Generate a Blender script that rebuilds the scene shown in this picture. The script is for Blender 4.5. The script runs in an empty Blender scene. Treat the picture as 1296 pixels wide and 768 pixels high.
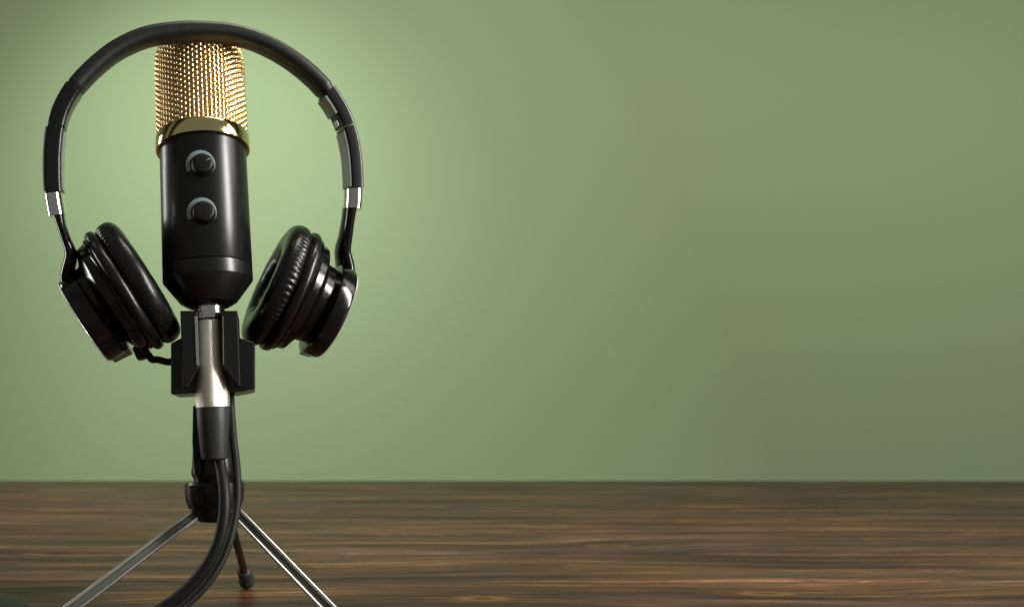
import bpy, bmesh, math, random
from mathutils import Vector, Matrix, noise
random.seed(7)
PI = math.pi
sc = bpy.context.scene
COL = sc.collection

# ------------------------------------------------------------------ camera numbers (metres; camera above the table looking along +Y)
F, X0, W, HH = 780.0, 330.0, 1296.0, 768.0
PITCH = math.atan(161.0 / F)
CT, ST = math.cos(PITCH), math.sin(PITCH)
CAMZ = 0.0966

def B(px, py, Y):
    """the point of the plane y=Y seen at a pixel of the photograph"""
    u = (px - X0) / F; v = (384 - py) / F
    k = Y / (CT - v * ST)
    return Vector((u * k, Y, CAMZ + (ST + v * CT) * k))

def ray(px, py):
    u = (px - X0) / F; v = (384 - py) / F
    return Vector((u, CT - v * ST, ST + v * CT))

def onz(px, py, z=0.0):
    d = ray(px, py); k = (z - CAMZ) / d.z
    return Vector((0, 0, CAMZ)) + d * k

# ------------------------------------------------------------------ materials
MATS = {}
def nodes(name):
    m = bpy.data.materials.new(name); m.use_nodes = True
    nt = m.node_tree; b = nt.nodes['Principled BSDF']
    MATS[name] = m
    return m, nt, b

def simple(name, col, rough=.5, metal=0.0, spec=.5, coat=0.0, nscale=0, nbump=0.0, rvar=0.0, cvar=0.0, rscale=700, aniso=0.0):
    m, nt, b = nodes(name)
    b.inputs['Base Color'].default_value = (*col, 1)
    b.inputs['Roughness'].default_value = rough
    b.inputs['Metallic'].default_value = metal
    b.inputs['Specular IOR Level'].default_value = spec
    b.inputs['Coat Weight'].default_value = coat
    b.inputs['Coat Roughness'].default_value = .08
    tc = nt.nodes.new('ShaderNodeTexCoord')
    if nbump:
        n = nt.nodes.new('ShaderNodeTexNoise'); n.inputs['Scale'].default_value = nscale; n.inputs['Detail'].default_value = 4
        bp = nt.nodes.new('ShaderNodeBump'); bp.inputs['Strength'].default_value = nbump; bp.inputs['Distance'].default_value = .0004
        nt.links.new(tc.outputs['Object'], n.inputs['Vector'])
        nt.links.new(n.outputs['Fac'], bp.inputs['Height']); nt.links.new(bp.outputs['Normal'], b.inputs['Normal'])
    if rvar or cvar:
        n2 = nt.nodes.new('ShaderNodeTexNoise'); n2.inputs['Scale'].default_value = rscale; n2.inputs['Detail'].default_value = 6
        nt.links.new(tc.outputs['Object'], n2.inputs['Vector'])
        if rvar:
            mr = nt.nodes.new('ShaderNodeMapRange'); mr.inputs['From Min'].default_value = .3; mr.inputs['From Max'].default_value = .7
            mr.inputs['To Min'].default_value = max(.02, rough - rvar); mr.inputs['To Max'].default_value = rough + rvar
            nt.links.new(n2.outputs['Fac'], mr.inputs['Value']); nt.links.new(mr.outputs['Result'], b.inputs['Roughness'])
        if cvar:
            cr = nt.nodes.new('ShaderNodeMix'); cr.data_type = 'RGBA'
            cr.inputs['A'].default_value = (*[c * (1 - cvar) for c in col], 1); cr.inputs['B'].default_value = (*[c * (1 + cvar) for c in col], 1)
            nt.links.new(n2.outputs['Fac'], cr.inputs['Factor']); nt.links.new(cr.outputs['Result'], b.inputs['Base Color'])
    return m

simple('satin_black', (.0055, .006, .0055), .28, spec=.45, nscale=4000, nbump=.015)
simple('matt_black', (.006, .0065, .006), .44, spec=.3, nscale=1800, nbump=.15, rvar=.06)
simple('gloss_black', (.004, .004, .004), .16, spec=.42, rvar=.05)
simple('leather', (.0045, .0045, .0045), .30, spec=.42, nscale=1300, nbump=.10, rvar=.04)
simple('band_leather', (.012, .0135, .012), .42, spec=.42, nscale=1500, nbump=.3, rvar=.06)
simple('rubber', (.020, .022, .020), .48, spec=.38, nscale=1500, nbump=.15, rvar=.05)
simple('cable_black', (.007, .008, .0075), .48, spec=.26, nscale=900, nbump=.1)
simple('braid', (.012, .013, .012), .5, spec=.4)
simple('gold', (.90, .80, .42), .12, metal=1, rvar=.04)
simple('gold_wire', (.96, .70, .35), .27, metal=1)
simple('gold_liner', (.20, .11, .035), .5, metal=1, nscale=2500, nbump=.6)
simple('nickel', (.90, .85, .75), .34, metal=1, nscale=5200, nbump=.5)
simple('chrome', (.84, .83, .80), .14, metal=1)
simple('steel_leg', (.72, .72, .69), .30, metal=1)
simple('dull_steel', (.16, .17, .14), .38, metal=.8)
simple('dull_bronze', (.10, .085, .075), .38, metal=1)
simple('grey_plastic', (.17, .185, .155), .42)
simple('dial_paint', (.23, .29, .31), .4)
simple('silver_trim', (.60, .61, .58), .42, metal=.4)
simple('white_paint', (.55, .58, .56), .4)
simple('jaw_highlight', (.16, .165, .16), .45)  # painted highlight for the lit edges of the clip jaws
simple('object_black', (.006, .006, .006), .45, spec=.22)
simple('ochre_dot', (.10, .10, .035), .35)
simple('pad_cloth', (.006, .006, .006), .8)

# green wall
m, nt, b = nodes('green_wall')
tc = nt.nodes.new('ShaderNodeTexCoord')
n = nt.nodes.new('ShaderNodeTexNoise'); n.inputs['Scale'].default_value = 2.2; n.inputs['Detail'].default_value = 3
mx = nt.nodes.new('ShaderNodeMix'); mx.data_type = 'RGBA'
mx.inputs['A'].default_value = (.264, .382, .210, 1); mx.inputs['B'].default_value = (.288, .392, .228, 1)
nt.links.new(tc.outputs['Object'], n.inputs['Vector']); nt.links.new(n.outputs['Fac'], mx.inputs['Factor'])
nt.links.new(mx.outputs['Result'], b.inputs['Base Color'])
b.inputs['Roughness'].default_value = .75; b.inputs['Specular IOR Level'].default_value = .25
n2 = nt.nodes.new('ShaderNodeTexNoise'); n2.inputs['Scale'].default_value = 90
bp = nt.nodes.new('ShaderNodeBump'); bp.inputs['Strength'].default_value = .1; bp.inputs['Distance'].default_value = .002
nt.links.new(tc.outputs['Object'], n2.inputs['Vector']); nt.links.new(n2.outputs['Fac'], bp.inputs['Height']); nt.links.new(bp.outputs['Normal'], b.inputs['Normal'])

# stained planks: grain runs along X, a random offset per plank is stored in the mesh attribute "plank"
def wood():
    m, nt, b = nodes('stained_wood')
    L = nt.links.new
    def N(t, **k):
        x = nt.nodes.new(t)
        for a, v in k.items(): x.inputs[a].default_value = v
        return x
    tc = N('ShaderNodeTexCoord')
    at = nt.nodes.new('ShaderNodeAttribute'); at.attribute_name = 'plank'
    off = N('ShaderNodeCombineXYZ'); L(at.outputs['Fac'], off.inputs['X'])
    mul = nt.nodes.new('ShaderNodeMath'); mul.operation = 'MULTIPLY'; mul.inputs[1].default_value = 3.7
    L(at.outputs['Fac'], mul.inputs[0]); L(mul.outputs[0], off.inputs['Z'])
    add = nt.nodes.new('ShaderNodeVectorMath'); add.operation = 'ADD'
    L(tc.outputs['Object'], add.inputs[0]); L(off.outputs[0], add.inputs[1])
    # gentle warp of the grain
    mpw = N('ShaderNodeMapping'); mpw.inputs['Scale'].default_value = (2.2, 9, 2)
    L(add.outputs[0], mpw.inputs['Vector'])
    wn = N('ShaderNodeTexNoise', Scale=1.0, Detail=2.0); L(mpw.outputs[0], wn.inputs['Vector'])
    ws = nt.nodes.new('ShaderNodeVectorMath'); ws.operation = 'MULTIPLY_ADD'; ws.inputs[1].default_value = (0, .085, 0)
    L(wn.outputs['Color'], ws.inputs[0]); L(add.outputs[0], ws.inputs[2])
    def streak(sx, sy, det, rough=.6):
        mp = N('ShaderNodeMapping'); mp.inputs['Scale'].default_value = (sx, sy, 8)
        L(ws.outputs[0], mp.inputs['Vector'])
        t = N('ShaderNodeTexNoise', Scale=1.0, Detail=det, Roughness=rough); L(mp.outputs[0], t.inputs['Vector'])
        return t
    g1 = streak(3.4, 58, 7, .66)          # broad bands of stain
    g2 = streak(13, 420, 5, .72)       # fine fibres
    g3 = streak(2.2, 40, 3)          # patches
    cr = nt.nodes.new('ShaderNodeValToRGB')
    e = cr.color_ramp.elements
    e[0].position = .36; e[0].color = (.014, .007, .004, 1)
    e[1].position = .66; e[1].color = (.38, .18, .075, 1)
    x = cr.color_ramp.elements.new(.47); x.color = (.044, .021, .013, 1)
    x = cr.color_ramp.elements.new(.55); x.color = (.115, .047, .024, 1)
    mixv = nt.nodes.new('ShaderNodeMath'); mixv.operation = 'MULTIPLY_ADD'; mixv.inputs[1].default_value = .36
    sc1 = nt.nodes.new('ShaderNodeMath'); sc1.operation = 'MULTIPLY'; sc1.inputs[1].default_value = .64
    L(g1.outputs['Fac'], sc1.inputs[0]); L(g2.outputs['Fac'], mixv.inputs[0]); L(sc1.outputs[0], mixv.inputs[2])
    L(mixv.outputs[0], cr.inputs['Fac'])
    # greyish weathered patches, with part of the reflected sheen painted in
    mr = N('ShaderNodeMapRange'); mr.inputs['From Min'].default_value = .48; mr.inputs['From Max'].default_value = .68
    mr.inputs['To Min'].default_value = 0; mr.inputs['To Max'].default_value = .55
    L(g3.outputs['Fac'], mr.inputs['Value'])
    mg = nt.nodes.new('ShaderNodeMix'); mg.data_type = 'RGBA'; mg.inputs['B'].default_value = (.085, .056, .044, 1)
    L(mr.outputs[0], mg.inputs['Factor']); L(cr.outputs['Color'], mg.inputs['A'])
    # worn pale fibres and painted-in sheen: thin, only inside the broad patches
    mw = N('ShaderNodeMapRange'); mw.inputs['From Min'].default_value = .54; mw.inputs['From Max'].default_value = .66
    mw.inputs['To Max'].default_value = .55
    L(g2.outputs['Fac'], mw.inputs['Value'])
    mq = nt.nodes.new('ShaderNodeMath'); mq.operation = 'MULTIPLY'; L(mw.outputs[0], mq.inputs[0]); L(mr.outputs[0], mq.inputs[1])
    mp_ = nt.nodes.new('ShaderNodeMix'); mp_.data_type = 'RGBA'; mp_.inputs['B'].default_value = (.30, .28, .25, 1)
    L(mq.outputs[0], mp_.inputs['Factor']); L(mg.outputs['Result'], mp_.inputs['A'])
    # dark open pores and cracks along the grain
    g4 = streak(9, 640, 3, .6)
    mc_ = N('ShaderNodeMapRange'); mc_.inputs['From Min'].default_value = .40; mc_.inputs['From Max'].default_value = .33; mc_.inputs['To Max'].default_value = .85
    L(g4.outputs['Fac'], mc_.inputs['Value'])
    md = nt.nodes.new('ShaderNodeMix'); md.data_type = 'RGBA'; md.inputs['B'].default_value = (.008, .005, .004, 1)
    L(mc_.outputs[0], md.inputs['Factor']); L(mp_.outputs['Result'], md.inputs['A'])
    last = md.outputs['Result']
    # knots
    for (kx, ky) in ((970, 751), (420, 716), (770, 690), (1190, 722), (610, 757)):
        kp = onz(kx, ky)
        sb = nt.nodes.new('ShaderNodeVectorMath'); sb.operation = 'SUBTRACT'; sb.inputs[1].default_value = (kp.x, kp.y - .6, 0)
        L(ws.outputs[0], sb.inputs[0])
        # undo the mean shift of the warp and the plank offset by using the plain object coordinate
        L(tc.outputs['Object'], sb.inputs[0])
        wv = nt.nodes.new('ShaderNodeVectorMath'); wv.operation = 'MULTIPLY'; wv.inputs[1].default_value = (1 / .030, 1 / .0085, 0)
        L(sb.outputs[0], wv.inputs[0])
        ln = nt.nodes.new('ShaderNodeVectorMath'); ln.operation = 'LENGTH'; L(wv.outputs[0], ln.inputs[0])
        ad = nt.nodes.new('ShaderNodeMath'); ad.operation = 'MULTIPLY_ADD'; ad.inputs[1].default_value = .9
        L(g1.outputs['Fac'], ad.inputs[0]); L(ln.outputs['Value'], ad.inputs[2])
        mk = N('ShaderNodeMapRange'); mk.inputs['From Min'].default_value = 1.5; mk.inputs['From Max'].default_value = .8; mk.inputs['To Max'].default_value = .8
        L(ad.outputs[0], mk.inputs['Value'])
        sn_ = nt.nodes.new('ShaderNodeMath'); sn_.operation = 'SINE'
        m9 = nt.nodes.new('ShaderNodeMath'); m9.operation = 'MULTIPLY'; m9.inputs[1].default_value = 9.0
        L(ad.outputs[0], m9.inputs[0]); L(m9.outputs[0], sn_.inputs[0])
        r9 = N('ShaderNodeMapRange'); r9.inputs['From Min'].default_value = -1
        L(sn_.outputs[0], r9.inputs['Value'])
        kc = nt.nodes.new('ShaderNodeMix'); kc.data_type = 'RGBA'; kc.inputs['A'].default_value = (.045, .022, .012, 1); kc.inputs['B'].default_value = (.19, .085, .035, 1)
        L(r9.outputs[0], kc.inputs['Factor'])
        km = nt.nodes.new('ShaderNodeMix'); km.data_type = 'RGBA'
        L(mk.outputs[0], km.inputs['Factor']); L(last, km.inputs['A']); L(kc.outputs['Result'], km.inputs['B'])
        last = km.outputs['Result']
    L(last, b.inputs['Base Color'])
    rr = N('ShaderNodeMapRange'); rr.inputs['From Min'].default_value = .3; rr.inputs['From Max'].default_value = .7
    rr.inputs['To Min'].default_value = .50; rr.inputs['To Max'].default_value = .30
    L(g1.outputs['Fac'], rr.inputs['Value']); L(rr.outputs[0], b.inputs['Roughness'])
    b.inputs['Specular IOR Level'].default_value = .16
    bp = N('ShaderNodeBump', Strength=.45, Distance=.0006); L(mixv.outputs[0], bp.inputs['Height'])
    L(bp.outputs['Normal'], b.inputs['Normal'])
wood()

# ------------------------------------------------------------------ object helpers
def wloc(o):
    v = Vector((0, 0, 0))
    while o: v += o.location; o = o.parent
    return v

def thing(name, label, cat, loc, group=None, kind=None):
    o = bpy.data.objects.new(name, None); COL.objects.link(o)
    o.location = loc; o.empty_display_size = .02
    o['label'] = label; o['category'] = cat
    if group: o['group'] = group
    if kind: o['kind'] = kind
    return o

def obj(name, bm, mat, parent=None, label=None, smooth=True, bevel=0, sharp=35, origin=None):
    """verts are world coordinates; becomes one mesh object under parent"""
    bmesh.ops.recalc_face_normals(bm, faces=bm.faces)
    me = bpy.data.meshes.new(name)
    if origin is None:
        origin = Vector((0, 0, 0))
        for v in bm.verts: origin += v.co
        origin /= max(1, len(bm.verts))
    bmesh.ops.translate(bm, verts=bm.verts, vec=-origin)
    if smooth:
        for f in bm.faces: f.smooth = True
        for ed in bm.edges:
            if len(ed.link_faces) == 2 and ed.calc_face_angle(0) > math.radians(sharp): ed.smooth = False
    bm.to_mesh(me); bm.free()
    me.materials.append(MATS[mat])
    o = bpy.data.objects.new(name, me); COL.objects.link(o)
    o.location = origin - (wloc(parent) if parent else Vector((0, 0, 0)))
    if parent: o.parent = parent
    if label: o['label'] = label
    if bevel:
        md = o.modifiers.new('Bevel', 'BEVEL'); md.width = bevel; md.segments = 3; md.limit_method = 'ANGLE'; md.angle_limit = math.radians(30)
    return o

def basis(axis, up=Vector((0, -1, 0))):
    z = axis.normalized(); x = up.cross(z)
    if x.length < 1e-4: x = Vector((1, 0, 0)).cross(z)
    x.normalize(); y = z.cross(x)
    return x, y, z

def add_lathe(bm, o, axis, prof, seg=64, up=Vector((0, -1, 0)), fn=None, closed=False):
    """prof: (r, s) pairs, s along the axis from o"""
    x, y, z = basis(axis, up); rings = []
    for r, s in prof:
        if r < 1e-7: rings.append([bm.verts.new(o + z * s)]); continue
        ring = []
        for k in range(seg):
            a = 2 * PI * k / seg
            rr, ss = (r, s) if fn is None else fn(r, s, a)
            ring.append(bm.verts.new(o + x * (rr * math.cos(a)) + y * (rr * math.sin(a)) + z * ss))
        rings.append(ring)
    pairs = list(zip(rings, rings[1:])) + ([(rings[-1], rings[0])] if closed else [])
    for A, C in pairs:
        for k in range(seg):
            j = (k + 1) % seg
            if len(A) == 1 and len(C) == 1: continue
            if len(A) == 1: bm.faces.new((A[0], C[k], C[j]))
            elif len(C) == 1: bm.faces.new((A[k], C[0], A[j]))
            else: bm.faces.new((A[k], C[k], C[j], A[j]))

def lathe(o, axis, prof, **k):
    bm = bmesh.new(); add_lathe(bm, o, axis, prof, **k); return bm

def spline(P, n):
    """Catmull-Rom through P, n samples per span"""
    out = []
    Q = [P[0] * 2 - P[1]] + list(P) + [P[-1] * 2 - P[-2]]
    for i in range(1, len(Q) - 2):
        p0, p1, p2, p3 = Q[i - 1], Q[i], Q[i + 1], Q[i + 2]
        for k in range(n):
            t = k / n
            out.append(.5 * ((2 * p1) + (p2 - p0) * t + (2 * p0 - 5 * p1 + 4 * p2 - p3) * t * t + (3 * p1 - p0 - 3 * p2 + p3) * t ** 3))
    out.append(P[-1].copy())
    return out

def add_sweep(bm, path, section, side=None, cap=True, scale=None):
    """section(i, n) or list of (a, b): a along the in-plane normal (side x tangent), b along side. side: fixed vector or None (parallel transport)"""
    n = len(path); rings = []
    prev = None
    for i, p in enumerate(path):
        t = (path[min(i + 1, n - 1)] - path[max(i - 1, 0)]).normalized()
        if side is not None:
            s = (side - t * side.dot(t)).normalized()
        else:
            if prev is None: prev = Vector((0, -1, .1))
            s = (prev - t * prev.dot(t)).normalized(); prev = s
        nn = s.cross(t)
        secs = section(i, n) if callable(section) else section
        rings.append([bm.verts.new(p + nn * a + s * c) for a, c in secs])
    for A, C in zip(rings, rings[1:]):
        k = len(A)
        for j in range(k): bm.faces.new((A[j], A[(j + 1) % k], C[(j + 1) % k], C[j]))
    if cap: bm.faces.new(rings[0][::-1]); bm.faces.new(rings[-1])

def circ(r, k=16): return [(r * math.cos(2 * PI * j / k), r * math.sin(2 * PI * j / k)) for j in range(k)]
def rrect(a, b, r, k=5):
    """rounded rectangle half sizes a, b"""
    out = []
    for cx, cy, s in ((a - r, b - r, 0), (-(a - r), b - r, 1), (-(a - r), -(b - r), 2), (a - r, -(b - r), 3)):
        for j in range(k + 1):
            t = PI / 2 * (s + j / k); out.append((cx + r * math.cos(t), cy + r * math.sin(t)))
    return out
def superell(a, b, p=2.6, k=28):
    out = []
    for j in range(k):
        t = 2 * PI * j / k; c, s = math.cos(t), math.sin(t)
        out.append((a * math.copysign(abs(c) ** (2 / p), c), b * math.copysign(abs(s) ** (2 / p), s)))
    return out

def tube(path, r, k=16):
    bm = bmesh.new(); add_sweep(bm, path, circ(r, k)); return bm

def add_prism(bm, front, back):
    A = [bm.verts.new(p) for p in front]; C = [bm.verts.new(p) for p in back]
    n = len(A)
    bm.faces.new(A); bm.faces.new(C[::-1])
    for j in range(n): bm.faces.new((A[j], C[j], C[(j + 1) % n], A[(j + 1) % n]))

def pix_prism(bm, pts, Y0, Y1):
    """polygon drawn on the plane y=Y0, pushed straight back to y=Y1"""
    fr = [B(x, y, Y0) for x, y in pts]
    add_prism(bm, fr, [Vector((p.x, Y1, p.z)) for p in fr])

# ------------------------------------------------------------------ setting: wall and table
WALLY = 1.42
bm = bmesh.new()
add_prism(bm, [Vector((-3.6, WALLY, -.8)), Vector((4.2, WALLY, -.8)), Vector((4.2, WALLY, 2.4)), Vector((-3.6, WALLY, 2.4))],
          [Vector((-3.6, WALLY + .1, -.8)), Vector((4.2, WALLY + .1, -.8)), Vector((4.2, WALLY + .1, 2.4)), Vector((-3.6, WALLY + .1, 2.4))])
o = obj('wall', bm, 'green_wall', smooth=False); o['kind'] = 'structure'; o['label'] = 'plain sage green wall behind the wooden table'; o['category'] = 'wall'

bm = bmesh.new(); lay = bm.verts.layers.float.new('plank')
PW = .0943
y1 = 1.268; edges = [.433 + PW * k for k in range(-4, 9)] + [y1]
rnd = random.Random(3)
for a, c in zip(edges, edges[1:]):
    g = .0011; off = rnd.uniform(0, 40); dz = rnd.uniform(-.0002, .0002)
    sec = [(a + g, -.028), (a + g, -.0012), (a + g + .0012, 0), (c - g - .0012, 0), (c - g, -.0012), (c - g, -.028)]
    rows = []
    for X in (-3.2, 3.8): rows.append([bm.verts.new((X, y, z + dz)) for y, z in sec])
    for r in rows:
        for v in r: v[lay] = off
    k = len(sec)
    for j in range(k): bm.faces.new((rows[0][j], rows[1][j], rows[1][(j + 1) % k], rows[0][(j + 1) % k]))
    bm.faces.new(rows[0]); bm.faces.new(rows[1][::-1])
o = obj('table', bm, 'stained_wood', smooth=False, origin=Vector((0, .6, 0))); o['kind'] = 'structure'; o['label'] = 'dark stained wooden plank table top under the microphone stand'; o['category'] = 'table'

# ------------------------------------------------------------------ microphone
YM = .33
def axx(py): return 253.5 + (py - 100) * (272 - 253.5) / 480.0
A0 = B(axx(390), 390, YM); A1 = B(axx(90), 90, YM)
AX = (A1 - A0).normalized()
def sfront(py, R):
    """axial distance from A0 of a ring of radius R whose front shows at pixel row py"""
    p = B(axx(py), py, YM - R)
    return (p - A0).dot(AX)
def sside(py):
    return (B(axx(py), py, YM) - A0).dot(AX)
mic = thing('microphone', 'black studio microphone with gold mesh head held upright on the tripod', 'microphone', A0)
RB = .0248; RC = .0270; RG = .0264
s_bot = sfront(377, .0155); s_cone = sfront(342, RB); s_seam = sfront(324.5, RB); s_ct = sfront(147, RC); s_cb = sfront(165, RC)
# lower cone with recess
s_lip = sfront(385.0, .0095)
lip = lathe(A0, AX, [(.0, s_lip + .001), (.0088, s_lip + .001), (.0092, s_lip), (.0100, s_lip - .0001), (.0125, s_lip + .0006), (.0142, s_bot - .0002), (.0150, s_bot + .0004), (.0151, s_bot + .002), (0, s_bot + .002)], seg=96)
obj('bottom_lip', lip, 'gloss_black', mic, sharp=60)
lower = lathe(A0, AX, [(.0, s_bot + .010), (.0140, s_bot + .010), (.0151, s_bot + .0012), (.0154, s_bot + .0004), (.0160, s_bot + .0010),
                       (RB - .0002, s_cone - .0004), (RB, s_cone + .0003), (RB, s_seam - .0002), (RB - .0008, s_seam - .0001), (RB - .001, s_seam + .0002)], seg=128)
obj('lower_body', lower, 'satin_black', mic, sharp=25)
upper = lathe(A0, AX, [(RB - .001, s_seam + .0001), (RB - .0003, s_seam + .0002), (RB, s_seam + .0006), (RB, s_cb + .003)], seg=128)
body = obj('body', upper, 'satin_black', mic, sharp=50)
col_p = [(RB - .0005, s_cb + .0008), (RC - .0010, s_cb), (RC - .0002, s_cb + .0002), (RC, s_cb + .0012), (RC, s_ct - .0005), (RC - .0004, s_ct), (RG - .002, s_ct)]
obj('collar', lathe(A0, AX, col_p, seg=128), 'gold', mic, sharp=40)

# woven grille
s_top = sside(61); CR = .0108
def gprof(l):
    """profile of the head, l = length from the collar -> (r, s, nr, ns)"""
    st = s_top - CR - s_ct
    if l < st: return RG, s_ct + l, 1, 0
    l2 = l - st
    if l2 < CR * PI / 2:
        a = l2 / CR; return RG - CR + CR * math.cos(a), s_top - CR + CR * math.sin(a), math.cos(a), math.sin(a)
    return RG - CR - (l2 - CR * PI / 2), s_top, 0, 1
LT = (s_top - CR - s_ct) + CR * PI / 2 + RG - CR - .002
NV = 68; RP = .00160; wr = .00062; am = .00026
gx, gy, gz = basis(AX)
def gpt(l, a, off):
    r, s, nr, ns = gprof(l)
    return A0 + (gx * math.cos(a) + gy * math.sin(a)) * (r + nr * off) + gz * (s + ns * off)
bm = bmesh.new()
nr_ = int(LT / RP)
for k in range(NV):
    a = 2 * PI * k / NV; path = []
    for i in range(nr_ * 5 + 1):
        l = i * RP / 5
        path.append(gpt(l, a, -wr * 1.2 + am * math.cos(PI * (l / RP + k))))
    add_sweep(bm, path, superell(wr * 1.1, wr * 1.45, 2, 8), side=(gx * -math.sin(a) + gy * math.cos(a)), cap=False)
for i in range(nr_):
    l = (i + .0) * RP
    r = gprof(l)[0]
    if r < .005: break
    path = []
    n = NV * 4
    for q in range(n + 1):
        a = 2 * PI * q / n
        path.append(gpt(l, a, -wr * 1.8 - am * .8 * math.cos(PI * (i + a / (2 * PI) * NV))))
    add_sweep(bm, path, circ(wr * .98, 7), side=gz, cap=False)
obj('grille', bm, 'gold_wire', mic, sharp=180)
lin = [(RG - .0015, s_ct - .001)]
for i in range(40):
    r, s, nr, ns = gprof(LT * i / 39); lin.append((max(0, r - nr * .0015), s - ns * .0015))
lin.append((0, s_top - .0021))
obj('inner_mesh', lathe(A0, AX, lin, seg=96), 'gold_liner', mic)

# knobs on the front of the body
def on_body(px, py):
    """surface point of the body seen at a pixel, and its outward normal"""
    d = ray(px, py); C0 = Vector((0, 0, CAMZ))
    w0 = C0 - A0
    dp = d - AX * d.dot(AX); wp = w0 - AX * w0.dot(AX)
    a = dp.dot(dp); bq = 2 * dp.dot(wp); cq = wp.dot(wp) - RB * RB
    t = (-bq - math.sqrt(bq * bq - 4 * a * cq)) / (2 * a)
    p = C0 + d * t
    c = A0 + AX * (p - A0).dot(AX)
    return p, (p - c).normalized(), c
for (kx, ky, rx, ry, lab, ang) in ((256.8, 210.5, 253.5, 208, 'upper round black knob', 25), (258.5, 270.5, 255, 268.5, 'lower round black knob', 120)):
    p, nrm, c = on_body(kx, ky)
    kp = [(.0, .0052), (.0038, .0052), (.0047, .0050), (.0053, .0046), (.0056, .0039), (.0060, .0008), (.0063, -.001), (.0, -.001)]
    kn = obj('knob', lathe(p, nrm, kp, seg=48, up=AX), 'matt_black', mic, label=lab, sharp=40)
    # pointer line on the upper knob only
    if ang > 90: kn_mark = False
    else: kn_mark = True
    tx, ty, tz = basis(nrm, AX)
    bm = bmesh.new(); a = math.radians(ang)
    right = AX.cross(nrm).normalized()
    dr = right * math.cos(a) + AX * math.sin(a); sd = nrm.cross(dr)
    q = [p + nrm * .00532 + dr * u + sd * v for u, v in ((.0024, -.00022), (.0047, -.00022), (.0047, .00022), (.0024, .00022))]
    add_prism(bm, q, [x - nrm * .0004 for x in q])
    if kn_mark: obj('pointer_mark', bm, 'dial_paint', kn, smooth=False)
    else: bm.free()
    # painted dial arc around the knob, following the cylinder
    p2, n2, c2 = on_body(rx, ry)
    s0 = (p2 - A0).dot(AX); a0 = math.atan2(n2.dot(gy), n2.dot(gx))
    bm = bmesh.new(); rows = []
    right = AX.cross(n2).normalized()
    NA = 48
    for i in range(NA + 1):
        t = math.radians(-28 + (236) * i / NA)
        row = []
        for rr in (.0058, .0080):
            du = rr * math.cos(t); dv = rr * math.sin(t)
            th = du / RB
            dirv = n2 * math.cos(th) + right * math.sin(th)
            row.append((dirv, s0 + dv))
        for h in (.00018, -.0003):
            rows.append([bm.verts.new(A0 + AX * s + dirv * (RB + h)) for dirv, s in row])
    for i in range(NA):
        a_, b_, c_, d_ = rows[2 * i], rows[2 * i + 1], rows[2 * i + 2], rows[2 * i + 3]
        bm.faces.new((a_[0], a_[1], c_[1], c_[0])); bm.faces.new((b_[0], b_[1], d_[1], d_[0]))
        bm.faces.new((a_[0], b_[0], d_[0], c_[0])); bm.faces.new((a_[1], b_[1], d_[1], c_[1]))
    obj('dial_ring', bm, 'dial_paint', mic)

# ------------------------------------------------------------------ microphone cable: chrome ring, satin plug, rubber boot, black cable
def sx(py, R=.009): return sfront(py, R)
cab = thing('microphone_cable', 'thick black cable with silver plug pushed into the underside of the microphone', 'cable', A0 + AX * sx(515))
obj('plug_ring', lathe(A0, AX, [(.0072, s_lip + .0012), (.0086, s_lip + .0012), (.0085, sx(401) + .0004), (.0083, sx(401)), (.007, sx(401))], seg=64), 'chrome', cab, sharp=40)
plug = obj('plug', lathe(A0, AX, [(.006, sx(401) + .001), (.0070, sx(402)), (.0083, sx(403.5)), (.0086, sx(405)), (.0087, sx(440)), (.0091, sx(470)), (.0092, sx(505)), (.0090, sx(514)), (.0083, sx(515.5)), (.006, sx(516))], seg=64), 'nickel', cab, sharp=40)
obj('boot', lathe(A0, AX, [(.006, sx(513)), (.0086, sx(514.5)), (.0089, sx(517)), (.0085, sx(540)), (.0074, sx(575)), (.0070, sx(580.5)), (.0062, sx(582)), (0, sx(582))], seg=64), 'rubber', cab, sharp=40)
P = [B(276, 572, .330), B(279.5, 590, .3275), B(283, 612, .3225), B(284.5, 634, .3195), B(283, 657, .3180), B(277, 684, .3170), B(264, 712, .3165), B(243, 739, .316), B(213, 765, .315), B(170, 789, .314)]
e = onz(105, 806, .0038); P.append(e); e2 = e + Vector((-.06, -.045, 0)); P.append(e2); P.append(e2 + Vector((-.09, -.02, 0)))
obj('cord', tube(spline(P, 14), .0030, 20), 'cable_black', cab, sharp=180)

# ------------------------------------------------------------------ tripod
YT = .347
HC = B(272, 632, YT)
tri = thing('tabletop_tripod', 'small tabletop tripod with black clip and thin chrome legs on wooden table', 'tripod', Vector((HC.x, YT, 0)))
# clip: two jaws around the plug and two wings behind
bm = bmesh.new()
pix_prism(bm, [(228, 393), (249.5, 393), (251.5, 464), (237, 490), (231, 490)], .3185, .347)
clip = obj('clip_jaw', bm, 'matt_black', tri, smooth=False, bevel=.0006)
bm = bmesh.new()
pix_prism(bm, [(300.5, 393), (279.5, 393), (280, 462), (301.5, 489), (304, 489)], .3185, .347)
obj('clip_jaw', bm, 'matt_black', tri, smooth=False, bevel=.0006)
bm = bmesh.new()
pix_prism(bm, [(216, 434), (236, 424), (252, 424), (252, 497), (216, 499)], .3255, .358)
obj('clip_wing', bm, 'satin_black', tri, smooth=False, bevel=.0009)
bm = bmesh.new()
pix_prism(bm, [(322.5, 433), (300, 426), (288, 424), (288, 494), (296, 497), (322.5, 492)], .3255, .358)
obj('clip_wing', bm, 'satin_black', tri, smooth=False, bevel=.0009)
bm = bmesh.new()
pix_prism(bm, [(240, 396), (292, 396), (292, 496), (240, 496)], .3425, .359)
obj('clip_back', bm, 'matt_black', tri, smooth=False, bevel=.0008)
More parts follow.
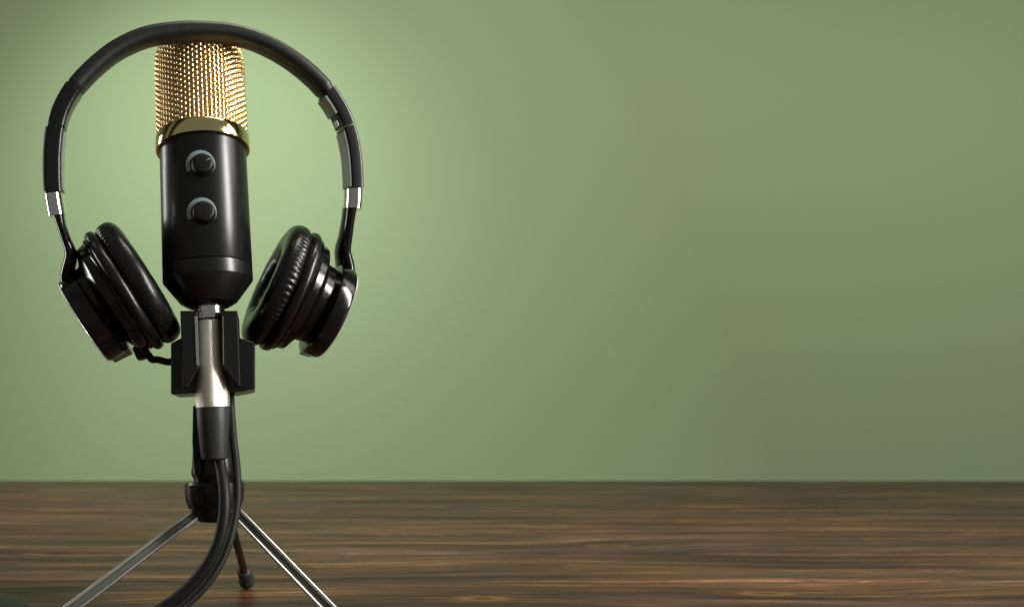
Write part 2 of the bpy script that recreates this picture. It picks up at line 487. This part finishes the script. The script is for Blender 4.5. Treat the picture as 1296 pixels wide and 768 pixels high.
# light on the inner edges of the jaws, painted as pale grey strips
bm = bmesh.new()
pix_prism(bm, [(246.2, 400), (249.8, 400), (252, 462), (248.6, 462)], .3181, .3195)
obj('clip_highlight', bm, 'jaw_highlight', tri, smooth=False)
bm = bmesh.new()
pix_prism(bm, [(281.6, 400), (282.6, 400), (283.4, 461), (282.4, 461)], .3181, .3195)
obj('clip_highlight', bm, 'jaw_highlight', tri, smooth=False)
# neck
NAX = (B(270.5, 500, YT) - B(271.5, 604, YT)).normalized(); N0 = B(271.5, 604, YT)
def sn(py): return (B(271, py, YT) - N0).dot(NAX)
obj('neck', lathe(N0, NAX, [(.0, sn(490)), (.0095, sn(492)), (.0106, sn(520)), (.0122, sn(588)), (.0127, sn(596)), (.0124, sn(601)), (.0112, sn(605)), (.0108, sn(612)), (.0, sn(614))], seg=40), 'satin_black', tri, sharp=30)
bm = bmesh.new()
pix_prism(bm, [(244, 514), (246.5, 512), (250, 530), (256, 600), (246, 600), (243.2, 560)], .3335, .345)
obj('neck_lever', bm, 'matt_black', tri, smooth=False, bevel=.0006)
# hub
def sh(py): return (B(272, py, YT) - N0).dot(NAX)
hub = lathe(N0, NAX, [(.0, sh(608)), (.0145, sh(608)), (.0155, sh(608.5)), (.0161, sh(611)), (.0161, sh(622)), (.0155, sh(634)), (.0135, sh(644)), (.0112, sh(650)), (.0100, sh(656)), (.0090, sh(658)), (.0, sh(658))], seg=56)
ho = obj('hub', hub, 'satin_black', tri, sharp=30)
bm = bmesh.new()
pix_prism(bm, [(247, 616), (257, 617), (258, 639), (249, 638)], .3305, .338)
obj('hub_panel', bm, 'matt_black', tri, smooth=False, bevel=.0005)
# legs
def leg(p0, dimg, foot_hint, label=None, fm='steel_leg', R=.0029, chan=True):
    f = foot_hint
    d = (f - p0).normalized()
    bm = bmesh.new()
    if chan:
        # folded strip: two rolled rails with a sunken web between them, open towards the front
        front = Vector((0, -1, .12)); front = (front - d * front.dot(d)).normalized()
        side = d.cross(front).normalized(); w = R; n = 6
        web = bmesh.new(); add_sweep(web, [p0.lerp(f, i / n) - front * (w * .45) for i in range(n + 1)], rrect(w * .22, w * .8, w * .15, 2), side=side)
        for s_ in (-1, 1):
            add_sweep(bm, [p0.lerp(f, i / n) + side * (s_ * w * .78) for i in range(n + 1)], circ(w * .30, 14), side=side)
    else:
        add_sweep(bm, [p0, p0.lerp(f, .5), f], circ(R, 16), side=Vector((1, 0, 0)))
    L = obj('leg', bm, fm, tri, label=label, sharp=40)
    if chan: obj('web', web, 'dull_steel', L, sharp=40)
    r = .0052
    prof = [(R * 1.35, -.0130), (R * 1.9, -.0115), (.0042, -.006)]
    for i in range(11):
        a = PI * (.28 + .72 * i / 10)
        prof.append((max(0, r * math.sin(a)), -r * math.cos(a)))
    prof = [(0, -.0130)] + prof
    obj('foot', lathe(f, d, prof, seg=32), 'rubber', L, sharp=60)
FR = .0052
hub_r = .009
rear = onz(312, 733.5, FR)
RAD = (Vector((rear.x, rear.y)) - Vector((HC.x, HC.y))).length
def solve(pa, pb, RAD=.0865):
    """foot on the line through two pixels, at tripod radius RAD, centre height FR"""
    best = None
    for i in range(400):
        t = .8 + i * .004
        q = onz(pa[0] + (pb[0] - pa[0]) * t, pa[1] + (pb[1] - pa[1]) * t, FR)
        e_ = abs((Vector((q.x - HC.x, q.y - HC.y))).length - RAD)
        if best is None or e_ < best[0]: best = (e_, q, t)
    return best
zh = B(272, 645, YT).z
LF = solve((247, 650), (92, 768)); RF = solve((299, 648), (415, 768))
print('TRIPOD rad', RAD, 'rear', rear, 'L', LF, 'R', RF)
def start(px, py, foot, r=.013):
    d = Vector((foot.x - HC.x, foot.y - HC.y, 0)).normalized()
    Y = HC.y + d.y * r
    return B(px, py, Y)
leg(start(247, 650, LF[1]), None, LF[1])
leg(start(299, 648, RF[1]), None, RF[1])
leg(start(291, 655, rear, .010), None, rear, label='darker thin round rear leg', fm='dull_bronze', R=.0023, chan=False)

# ------------------------------------------------------------------ headphones
YAW, TILT = math.radians(13), math.radians(13)
XH = Vector((math.cos(YAW), math.sin(YAW), 0)); YH0 = Vector((-math.sin(YAW), math.cos(YAW), 0))
ZH = Vector((0, 0, 1)) * math.cos(TILT) - YH0 * math.sin(TILT)
YH = YH0 * math.cos(TILT) + Vector((0, 0, 1)) * math.sin(TILT)
OH = B(255, 41, .3005)
def HP(px, py, off=0.0):
    """point of the headphones' own plane seen at a pixel (off: metres behind the plane)"""
    d = ray(px, py); C0 = Vector((0, 0, CAMZ)); Q = OH + YH * off
    return C0 + d * ((Q - C0).dot(YH) / d.dot(YH))
hp = thing('headphones', 'black over-ear headphones hung over the gold head of the microphone', 'headphones', HP(258, 360))
print('HP left', HP(160, 360), 'right', HP(355, 355))
cl = [(71, 259), (68.5, 235), (68, 205), (69.5, 180), (72.5, 161), (79.5, 139), (94, 114), (118, 88), (148, 64.5), (183, 48.5), (220, 42), (255, 41), (292, 44), (328, 54.5), (362, 72.5), (392, 95.5), (413, 118), (428, 141), (437.5, 163), (443.5, 187), (446.5, 212), (447.5, 238), (446.5, 256)]
CP = spline([HP(*p) for p in cl], 12)
def seg(i0, i1, sec, name, mat, label=None, trim=0):
    a, b_ = int(i0 * 12) , int(i1 * 12)
    path = CP[a:b_ + 1]
    bm = bmesh.new(); add_sweep(bm, path, sec, side=YH)
    return obj(name, bm, mat, hp, label=label, sharp=32), path
def pillow(i, n, a=.0047, c=.0082):
    e_ = min(i, n - 1 - i) ; k = min(1, (.86 + .14 * min(1, e_ / 3)))
    return superell(a * k, c * k, 2.5, 32)
seg(5.95, 16.05, pillow, 'headband', 'band_leather', 'padded leather middle of the headband')
hl, _ = seg(4.0, 6.0, rrect(.0043, .0073, .0022), 'hinge_section', 'satin_black')
hr, hrp = seg(16.0, 17.95, rrect(.0040, .0073, .0018), 'hinge_section', 'satin_black')
sl, slp = seg(.65, 3.95, rrect(.0042, .0068, .0018), 'slider_sleeve', 'satin_black')
sr, srp = seg(18.0, 21.1, rrect(.0039, .0070, .0016), 'slider_sleeve', 'satin_black')
def add_strip(path, off, t, wdt, name, mat, parent):
    """thin plate following a segment, off metres from its centre line along the in-plane normal"""
    bm = bmesh.new()
    add_sweep(bm, path, [(off - t, -wdt), (off + t, -wdt), (off + t, wdt), (off - t, wdt)], side=YH)
    return obj(name, bm, mat, parent, smooth=False, bevel=.0002)
# which sign of the in-plane normal points inwards?
tt = (srp[3] - srp[2]).normalized(); inn = YH.cross(tt); sgn = 1 if inn.dot(HP(258, 240) - srp[2]) > 0 else -1
add_strip(srp[2:-1], sgn * .0041, .0004, .0063, 'inner_plate', 'grey_plastic', sr)
add_strip(slp[1:-2], sgn * .0044, .0004, .0060, 'inner_plate', 'grey_plastic', sl)
add_strip(hrp[1:int(len(hrp) * .62)], sgn * .0044, .0007, .0066, 'inner_plate', 'grey_plastic', hr)
add_strip(hrp[int(len(hrp) * .72):-2], sgn * .0041, .0004, .0030, 'hinge_link', 'chrome', hr)
add_strip(slp[1:-2], -sgn * .0045, .00035, .0062, 'outer_trim', 'chrome', sl)
add_strip(hrp[1:-1], -sgn * .0042, .00035, .0050, 'outer_trim', 'grey_plastic', hr)
# ferrules
def ferrule(pts, a=.0046, c=.0074):
    bm = bmesh.new(); add_sweep(bm, spline(pts, 5), superell(a, c, 2.35, 40), side=YH)
    return obj('ferrule', bm, 'chrome', hp, label='chrome sleeve at the end of the headband', sharp=40)
ferrule([HP(68.5, 246), HP(70.5, 259), HP(73.2, 273.5)])
ferrule([HP(446.5, 240.5), HP(446.5, 252), HP(445.5, 265)], a=.0049)

MM = .001
def cup(C, out, down, near, lab, ext=0.0, hs=1.0, drop=.0030):
    """C centre of the pad seam, out outward axis"""
    ax = out.normalized()
    root = bpy.data.objects.new('ear_cup', None); COL.objects.link(root); root.parent = hp
    root.location = C - wloc(hp); root['label'] = lab
    up = -down
    S = 1.085
    # pad (front cushion): closed ring with creases against the seam
    prof = []
    cr_ = .0257 * S
    K = 26
    for i in range(K):
        t = 2 * PI * i / K
        rr = cr_ + .0102 * math.copysign(abs(math.cos(t)) ** .8, math.cos(t))
        zz = -.0057 + .0073 * math.copysign(abs(math.sin(t)) ** .85, math.sin(t))
        prof.append((rr, zz))
    def crease(r, s, a):
        w = max(0, 1 - abs(s + .0012) / .0062) * max(0, min(1, (r - .029) / .005))
        nz = noise.noise(Vector((math.cos(a) * 5, math.sin(a) * 5, s * 300 + C.x * 50)))
        fine = math.sin(a * 74 + 2.5 * noise.noise(Vector((math.cos(a) * 3, math.sin(a) * 3, C.x * 40))))
        rib = max(.1, .55 + 1.3 * nz) * fine
        broad = noise.noise(Vector((math.cos(a) * 4 + 9, math.sin(a) * 4, s * 200)))
        return r - .00072 * w * max(-.3, rib) + .0004 * broad, s + .0003 * broad
    bm = lathe(C, ax, prof, seg=420, up=up, fn=crease, closed=True)
    obj('ear_pad', bm, 'leather', root, sharp=180)
    # speaker cloth inside
    bm = lathe(C, ax, [(0, .0005), (.018, .0008), (.0165, -.001), (.0165, -.001), (.018, .003)], seg=48, up=up)
    obj('speaker_cloth', bm, 'pad_cloth', root)
    # back bead of the pad
    prof = []
    for i in range(13):
        t = PI * i / 12
        prof.append(((.0305 + .0045 * math.sin(t) ** .6) * S if 0 < i < 12 else .0305 * S, .0032 - .0034 * math.cos(t)))
    prof = [(.02, .0000)] + prof + [(.02, .0066)]
    def soft(r, s, a):
        b_ = noise.noise(Vector((math.cos(a) * 3, math.sin(a) * 3, s * 100 + 5)))
        return r + .0003 * b_, s + .0002 * b_
    obj('pad_bead', lathe(C, ax, prof, seg=200, up=up, fn=soft), 'leather', root, sharp=50)
    # shell
    obj('shell', lathe(C, ax, [(.026, .0060), (.0350, .0064), (.0354, .0070), (.0354, .0078), (.0342, .0084), (.0337, .0090), (.0328, .0128), (.0314, .0138),
                               (.0262, .0162), (.0248, .0170), (.0240, .0182 + ext), (.0232, .0215 + ext), (.0230, .0240 + ext), (.0, .0245 + ext)], seg=110, up=up), 'gloss_black', root, sharp=24)
    # outer housing, slightly lower than the pad
    C2 = C + down * drop + ax * ext
    ho_ = obj('outer_housing', lathe(C2, ax, [(.0, .0195), (.0225 * hs, .0200), (.0255 * hs, .0206), (.0262 * hs, .0214), (.0262 * hs, .0285), (.0256 * hs, .0300), (.0250 * hs, .0303), (0, .0303)], seg=110, up=up), 'gloss_black', root, sharp=24)
    obj('trim_ring', lathe(C2, ax, [(.0236 * hs, .0302), (.0253 * hs, .0302), (.0255 * hs, .0306), (.0252 * hs, .0309), (.0240 * hs, .0309)], seg=110, up=up, closed=True), 'silver_trim', ho_, sharp=24)
    obj('cover_plate', lathe(C2, ax, [(0, .0301), (.0238 * hs, .0301), (.0238 * hs, .0306), (.0225 * hs, .0308), (0, .0309)], seg=110, up=up), 'gloss_black', ho_, sharp=24)
    return root, C2, ho_

def cupframe(tilt, s, swivel=0):
    """out axis of a cup: s=+1 right, -1 left; tilt rotates it down in the headphone plane"""
    d = XH * s * math.cos(tilt) - ZH * math.sin(tilt)
    dn = -ZH * math.cos(tilt) - XH * s * math.sin(tilt)
    q = Matrix.Rotation(swivel, 3, dn)
    return (q @ d).normalized(), dn.normalized()
SW_R, SW_L = 5, 0
CB = .013    # cups sit this far behind the band plane
CRc = HP(360, 366, CB); CLc = HP(164, 365, CB)
outR, dnR = cupframe(math.radians(22), 1, math.radians(SW_R)); outL, dnL = cupframe(math.radians(34.5), -1, math.radians(SW_L))
cr_root, cR2, hoR = cup(CRc, outR, dnR, None, 'right ear cup with its cushion turned to the camera', ext=.0035, hs=1.10, drop=.0008)
cl_root, cL2, hoL = cup(CLc, outL, dnL, None, 'left ear cup with its outer shell turned to the camera')

# arms from the ferrules to the outer housings
def arm(pts, secs, name='arm'):
    path = spline(pts, 8); n = len(path)
    def section(i, n_):
        t = i / (n_ - 1) * (len(secs) - 1); k = min(int(t), len(secs) - 2); f_ = t - k
        a = secs[k][0] * (1 - f_) + secs[k + 1][0] * f_; c = secs[k][1] * (1 - f_) + secs[k + 1][1] * f_
        return superell(a, c, 2.6, 24)
    bm = bmesh.new(); add_sweep(bm, path, section, side=YH)
    return obj(name, bm, 'gloss_black', hp, sharp=40)
topL = cL2 - dnL * .0245 + outL * .0250; topR = cR2 - dnR * .0262 + outR * .0250
arm([HP(73.5, 268), HP(78, 285, .001), HP(84, 303, .004), HP(89.5, 322, .007), topL - dnL * .001, topL + dnL * .006 + outL * .0005],
    [(.0030, .0055), (.0024, .0058), (.0026, .0065), (.0032, .0085), (.0040, .0105), (.004, .0105)])
arm([HP(442.5, 262), HP(440, 280, .002), HP(437, 300, .005), HP(434, 318, .008), topR - dnR * .001, topR + dnR * .006],
    [(.0033, .0068), (.0030, .0066), (.0032, .0072), (.0036, .009), (.0042, .0110), (.004, .0110)])

# small details: ochre dot, housing lugs, cord outlet
def near_dir(ax): 
    v = Vector((0, -1, 0)); return (v - ax * v.dot(ax)).normalized()
nd = near_dir(outL)
ang_dot = (nd * .62 - dnL * .78).normalized()
pd = CLc + outL * .0110 + ang_dot * .0333
obj('indicator_light', lathe(pd, ang_dot, [(0, .0003), (.0013, .0003), (.0016, -.0004)], seg=20, up=outL), 'ochre_dot', cl_root)
# lugs at the bottom of both housings
for (c2, o_, dn, rt) in ((cL2, outL, dnL, cl_root), (cR2, outR, dnR, cr_root)):
    bm = bmesh.new(); s_ = near_dir(o_)
    q = []
    base = c2 + dn * (.0245 if rt is cl_root else .0272)
    for u, v in (((.0170, -.004), (.0300, -.004), (.0295, .0018), (.0180, .0030)) if rt is cl_root else ((.0215, -.004), (.0300, -.004), (.0290, .0014), (.0225, .0022))):
        q.append(base + o_ * u + dn * v)
    add_prism(bm, [p + s_ * .009 for p in q], [p - s_ * .009 for p in q])
    obj('housing_lug', bm, 'satin_black', rt, smooth=False, bevel=.0007)
# cord outlet and cord of the headphones
s0 = CLc + outL * .011 + dnL * .0318
bm = bmesh.new(); sN = near_dir(outL)
q = [s0 + outL * u + dnL * v for u, v in ((.0055, -.002), (.0065, .0048), (.0035, .0062), (-.0015, .0060), (-.0030, -.002))]
add_prism(bm, [p + sN * .004 for p in q], [p - sN * .004 for p in q])
obj('cord_outlet', bm, 'matt_black', cl_root, smooth=False, bevel=.0006)
ex = s0 + dnL * .0050
P1 = [ex, ex + dnL * .0035 + Vector((.0005, 0, 0)), B(200, 455, ex.y + .006), B(213, 458, .352), B(228, 456, .3650), B(262, 462, .3690), B(286, 474, .365), B(292, 490, .357), B(292.0, 503, .3425), B(293.0, 525, .3330), B(295.5, 556, .3290), B(299, 585, .3265), B(300.5, 612, .3235), B(300, 637, .3225),
      B(296.5, 660, .3215), B(290, 686, .3205), B(279, 712, .3200), B(262, 738, .3195), B(238, 762, .319), B(205, 785, .318)]
e = onz(150, 803, .0022); P1 += [e, e + Vector((-.05, -.05, 0)), e + Vector((-.14, -.075, 0))]
path = spline(P1, 10)
# resample evenly
def resample(path, step):
    out = [path[0]]; acc = 0
    for a, c in zip(path, path[1:]):
        L = (c - a).length
        if L < 1e-9: continue
        t = step - acc
        while t <= L: out.append(a.lerp(c, t / L)); t += step
        acc = (acc + L) % step
    return out
STEP = .00022
pts = resample(path, STEP)
def braid(i, n):
    out = []; K = 16; s = i * STEP
    for j in range(K):
        a = 2 * PI * j / K
        h = math.cos(2 * PI * s / .0021 + 3 * a) * math.cos(2 * PI * s / .0021 - 3 * a)
        out.append(((.0020 + .00024 * h) * math.cos(a), (.0020 + .00024 * h) * math.sin(a)))
    return out
bm = bmesh.new(); add_sweep(bm, pts, braid)
obj('cord', bm, 'braid', hp, label='braided cord running down beside the microphone cable', sharp=180)

# ------------------------------------------------------------------ dark rounded object at the corner, kind not known
mc = onz(-44, 805, 0)
ms = thing('rounded_object', 'glossy dark rounded object cut off by the bottom left corner', 'unidentified', Vector((mc.x, mc.y, 0)))
bm = bmesh.new(); bmesh.ops.create_uvsphere(bm, u_segments=48, v_segments=24, radius=1)
for v in bm.verts:
    c = v.co
    z = max(c.z, -.25)
    v.co = Vector((mc.x + c.x * .030, mc.y + c.y * .040, .003 + z * .0140))
obj('shell', bm, 'object_black', ms)
bm = bmesh.new()
add_lathe(bm, Vector((mc.x, mc.y, 0)), Vector((0, 0, 1)), [(0, .0003), (.024, .0003), (.0245, .002), (0, .002)], seg=40)
obj('base', bm, 'matt_black', ms)

# ------------------------------------------------------------------ light
w = bpy.data.worlds.new('World'); sc.world = w; w.use_nodes = True
nt = w.node_tree; bg = nt.nodes['Background']
tc = nt.nodes.new('ShaderNodeTexCoord'); sp = nt.nodes.new('ShaderNodeSeparateXYZ')
mr = nt.nodes.new('ShaderNodeMapRange'); mr.inputs['From Min'].default_value = .12; mr.inputs['From Max'].default_value = -.08
mr.inputs['To Min'].default_value = .015; mr.inputs['To Max'].default_value = .145
cx_ = nt.nodes.new('ShaderNodeCombineXYZ'); nm = nt.nodes.new('ShaderNodeVectorMath'); nm.operation = 'NORMALIZE'
s2 = nt.nodes.new('ShaderNodeSeparateXYZ')
nt.links.new(tc.outputs['Generated'], sp.inputs[0]); nt.links.new(sp.outputs['X'], cx_.inputs['X']); nt.links.new(sp.outputs['Y'], cx_.inputs['Y'])
nt.links.new(cx_.outputs[0], nm.inputs[0]); nt.links.new(nm.outputs[0], s2.inputs[0]); nt.links.new(s2.outputs['Y'], mr.inputs['Value'])
nt.links.new(mr.outputs[0], bg.inputs['Strength'])
bg.inputs['Color'].default_value = (1, .97, .88, 1)

def area(name, loc, target, sx_, sy_, power, col=(1, 1, 1), spread=180):
    l = bpy.data.lights.new(name, 'AREA'); l.shape = 'RECTANGLE'; l.size = sx_; l.size_y = sy_; l.energy = power; l.color = col
    l.spread = math.radians(spread)
    o = bpy.data.objects.new(name, l); COL.objects.link(o); o.location = loc
    o.rotation_euler = (Vector(target) - Vector(loc)).to_track_quat('-Z', 'Y').to_euler()
    return o
mt = A0 + AX * .05
area('key_softbox', (mt.x + .80, mt.y - .42, .42), (mt.x - .2, mt.y - .22, mt.z), .15, .62, 14.0, (1, .98, .94))
area('top_fill', (.35, .15, 1.75), (.2, .6, 0), .7, .5, 16, (1, .92, .80))  # added overhead fill, warms the table and the top of the headband
area('left_strip', (mt.x - .75, mt.y + .35, .35), mt, .12, .6, 2.5, (1, 1, .95))
l = bpy.data.lights.new('wall_spot', 'SPOT'); l.energy = 28; l.spot_size = math.radians(80); l.spot_blend = 1.0; l.shadow_soft_size = .08; l.color = (1, .96, .88)
o = bpy.data.objects.new('wall_spot', l); COL.objects.link(o); o.location = (-.16, .50, 1.02)
tgt = B(258, 215, WALLY); o.rotation_euler = (tgt - o.location).to_track_quat('-Z', 'Y').to_euler()
area('wall_wash', (1.9, .1, 1.1), (1.8, WALLY, .25), 2.0, .5, 13.5, (1, .95, .88))

l = bpy.data.lights.new('table_spot', 'SPOT'); l.energy = 14; l.spot_size = math.radians(70); l.spot_blend = 1.0; l.shadow_soft_size = .12; l.color = (1, .93, .80)
o = bpy.data.objects.new('table_spot', l); COL.objects.link(o); o.location = (-.55, .75, 1.0)
o.rotation_euler = (Vector((-.45, 1.0, 0)) - o.location).to_track_quat('-Z', 'Y').to_euler()

# ------------------------------------------------------------------ camera
cd = bpy.data.cameras.new('Camera'); cam = bpy.data.objects.new('Camera', cd); COL.objects.link(cam)
cam.location = (0, 0, CAMZ); cam.rotation_euler = (PI / 2 + PITCH, 0, 0)
cd.sensor_width = 36; cd.lens = 36 * F / W; cd.sensor_fit = 'HORIZONTAL'
cd.shift_x = (W / 2 - X0) / W; cd.shift_y = 0
cd.clip_start = .01; cd.clip_end = 50
cd.dof.use_dof = True; cd.dof.focus_distance = .325; cd.dof.aperture_fstop = 7.0
sc.camera = cam
sc.view_settings.view_transform = 'Standard'; sc.view_settings.look = 'None'; sc.view_settings.gamma = 1; sc.view_settings.exposure = 0
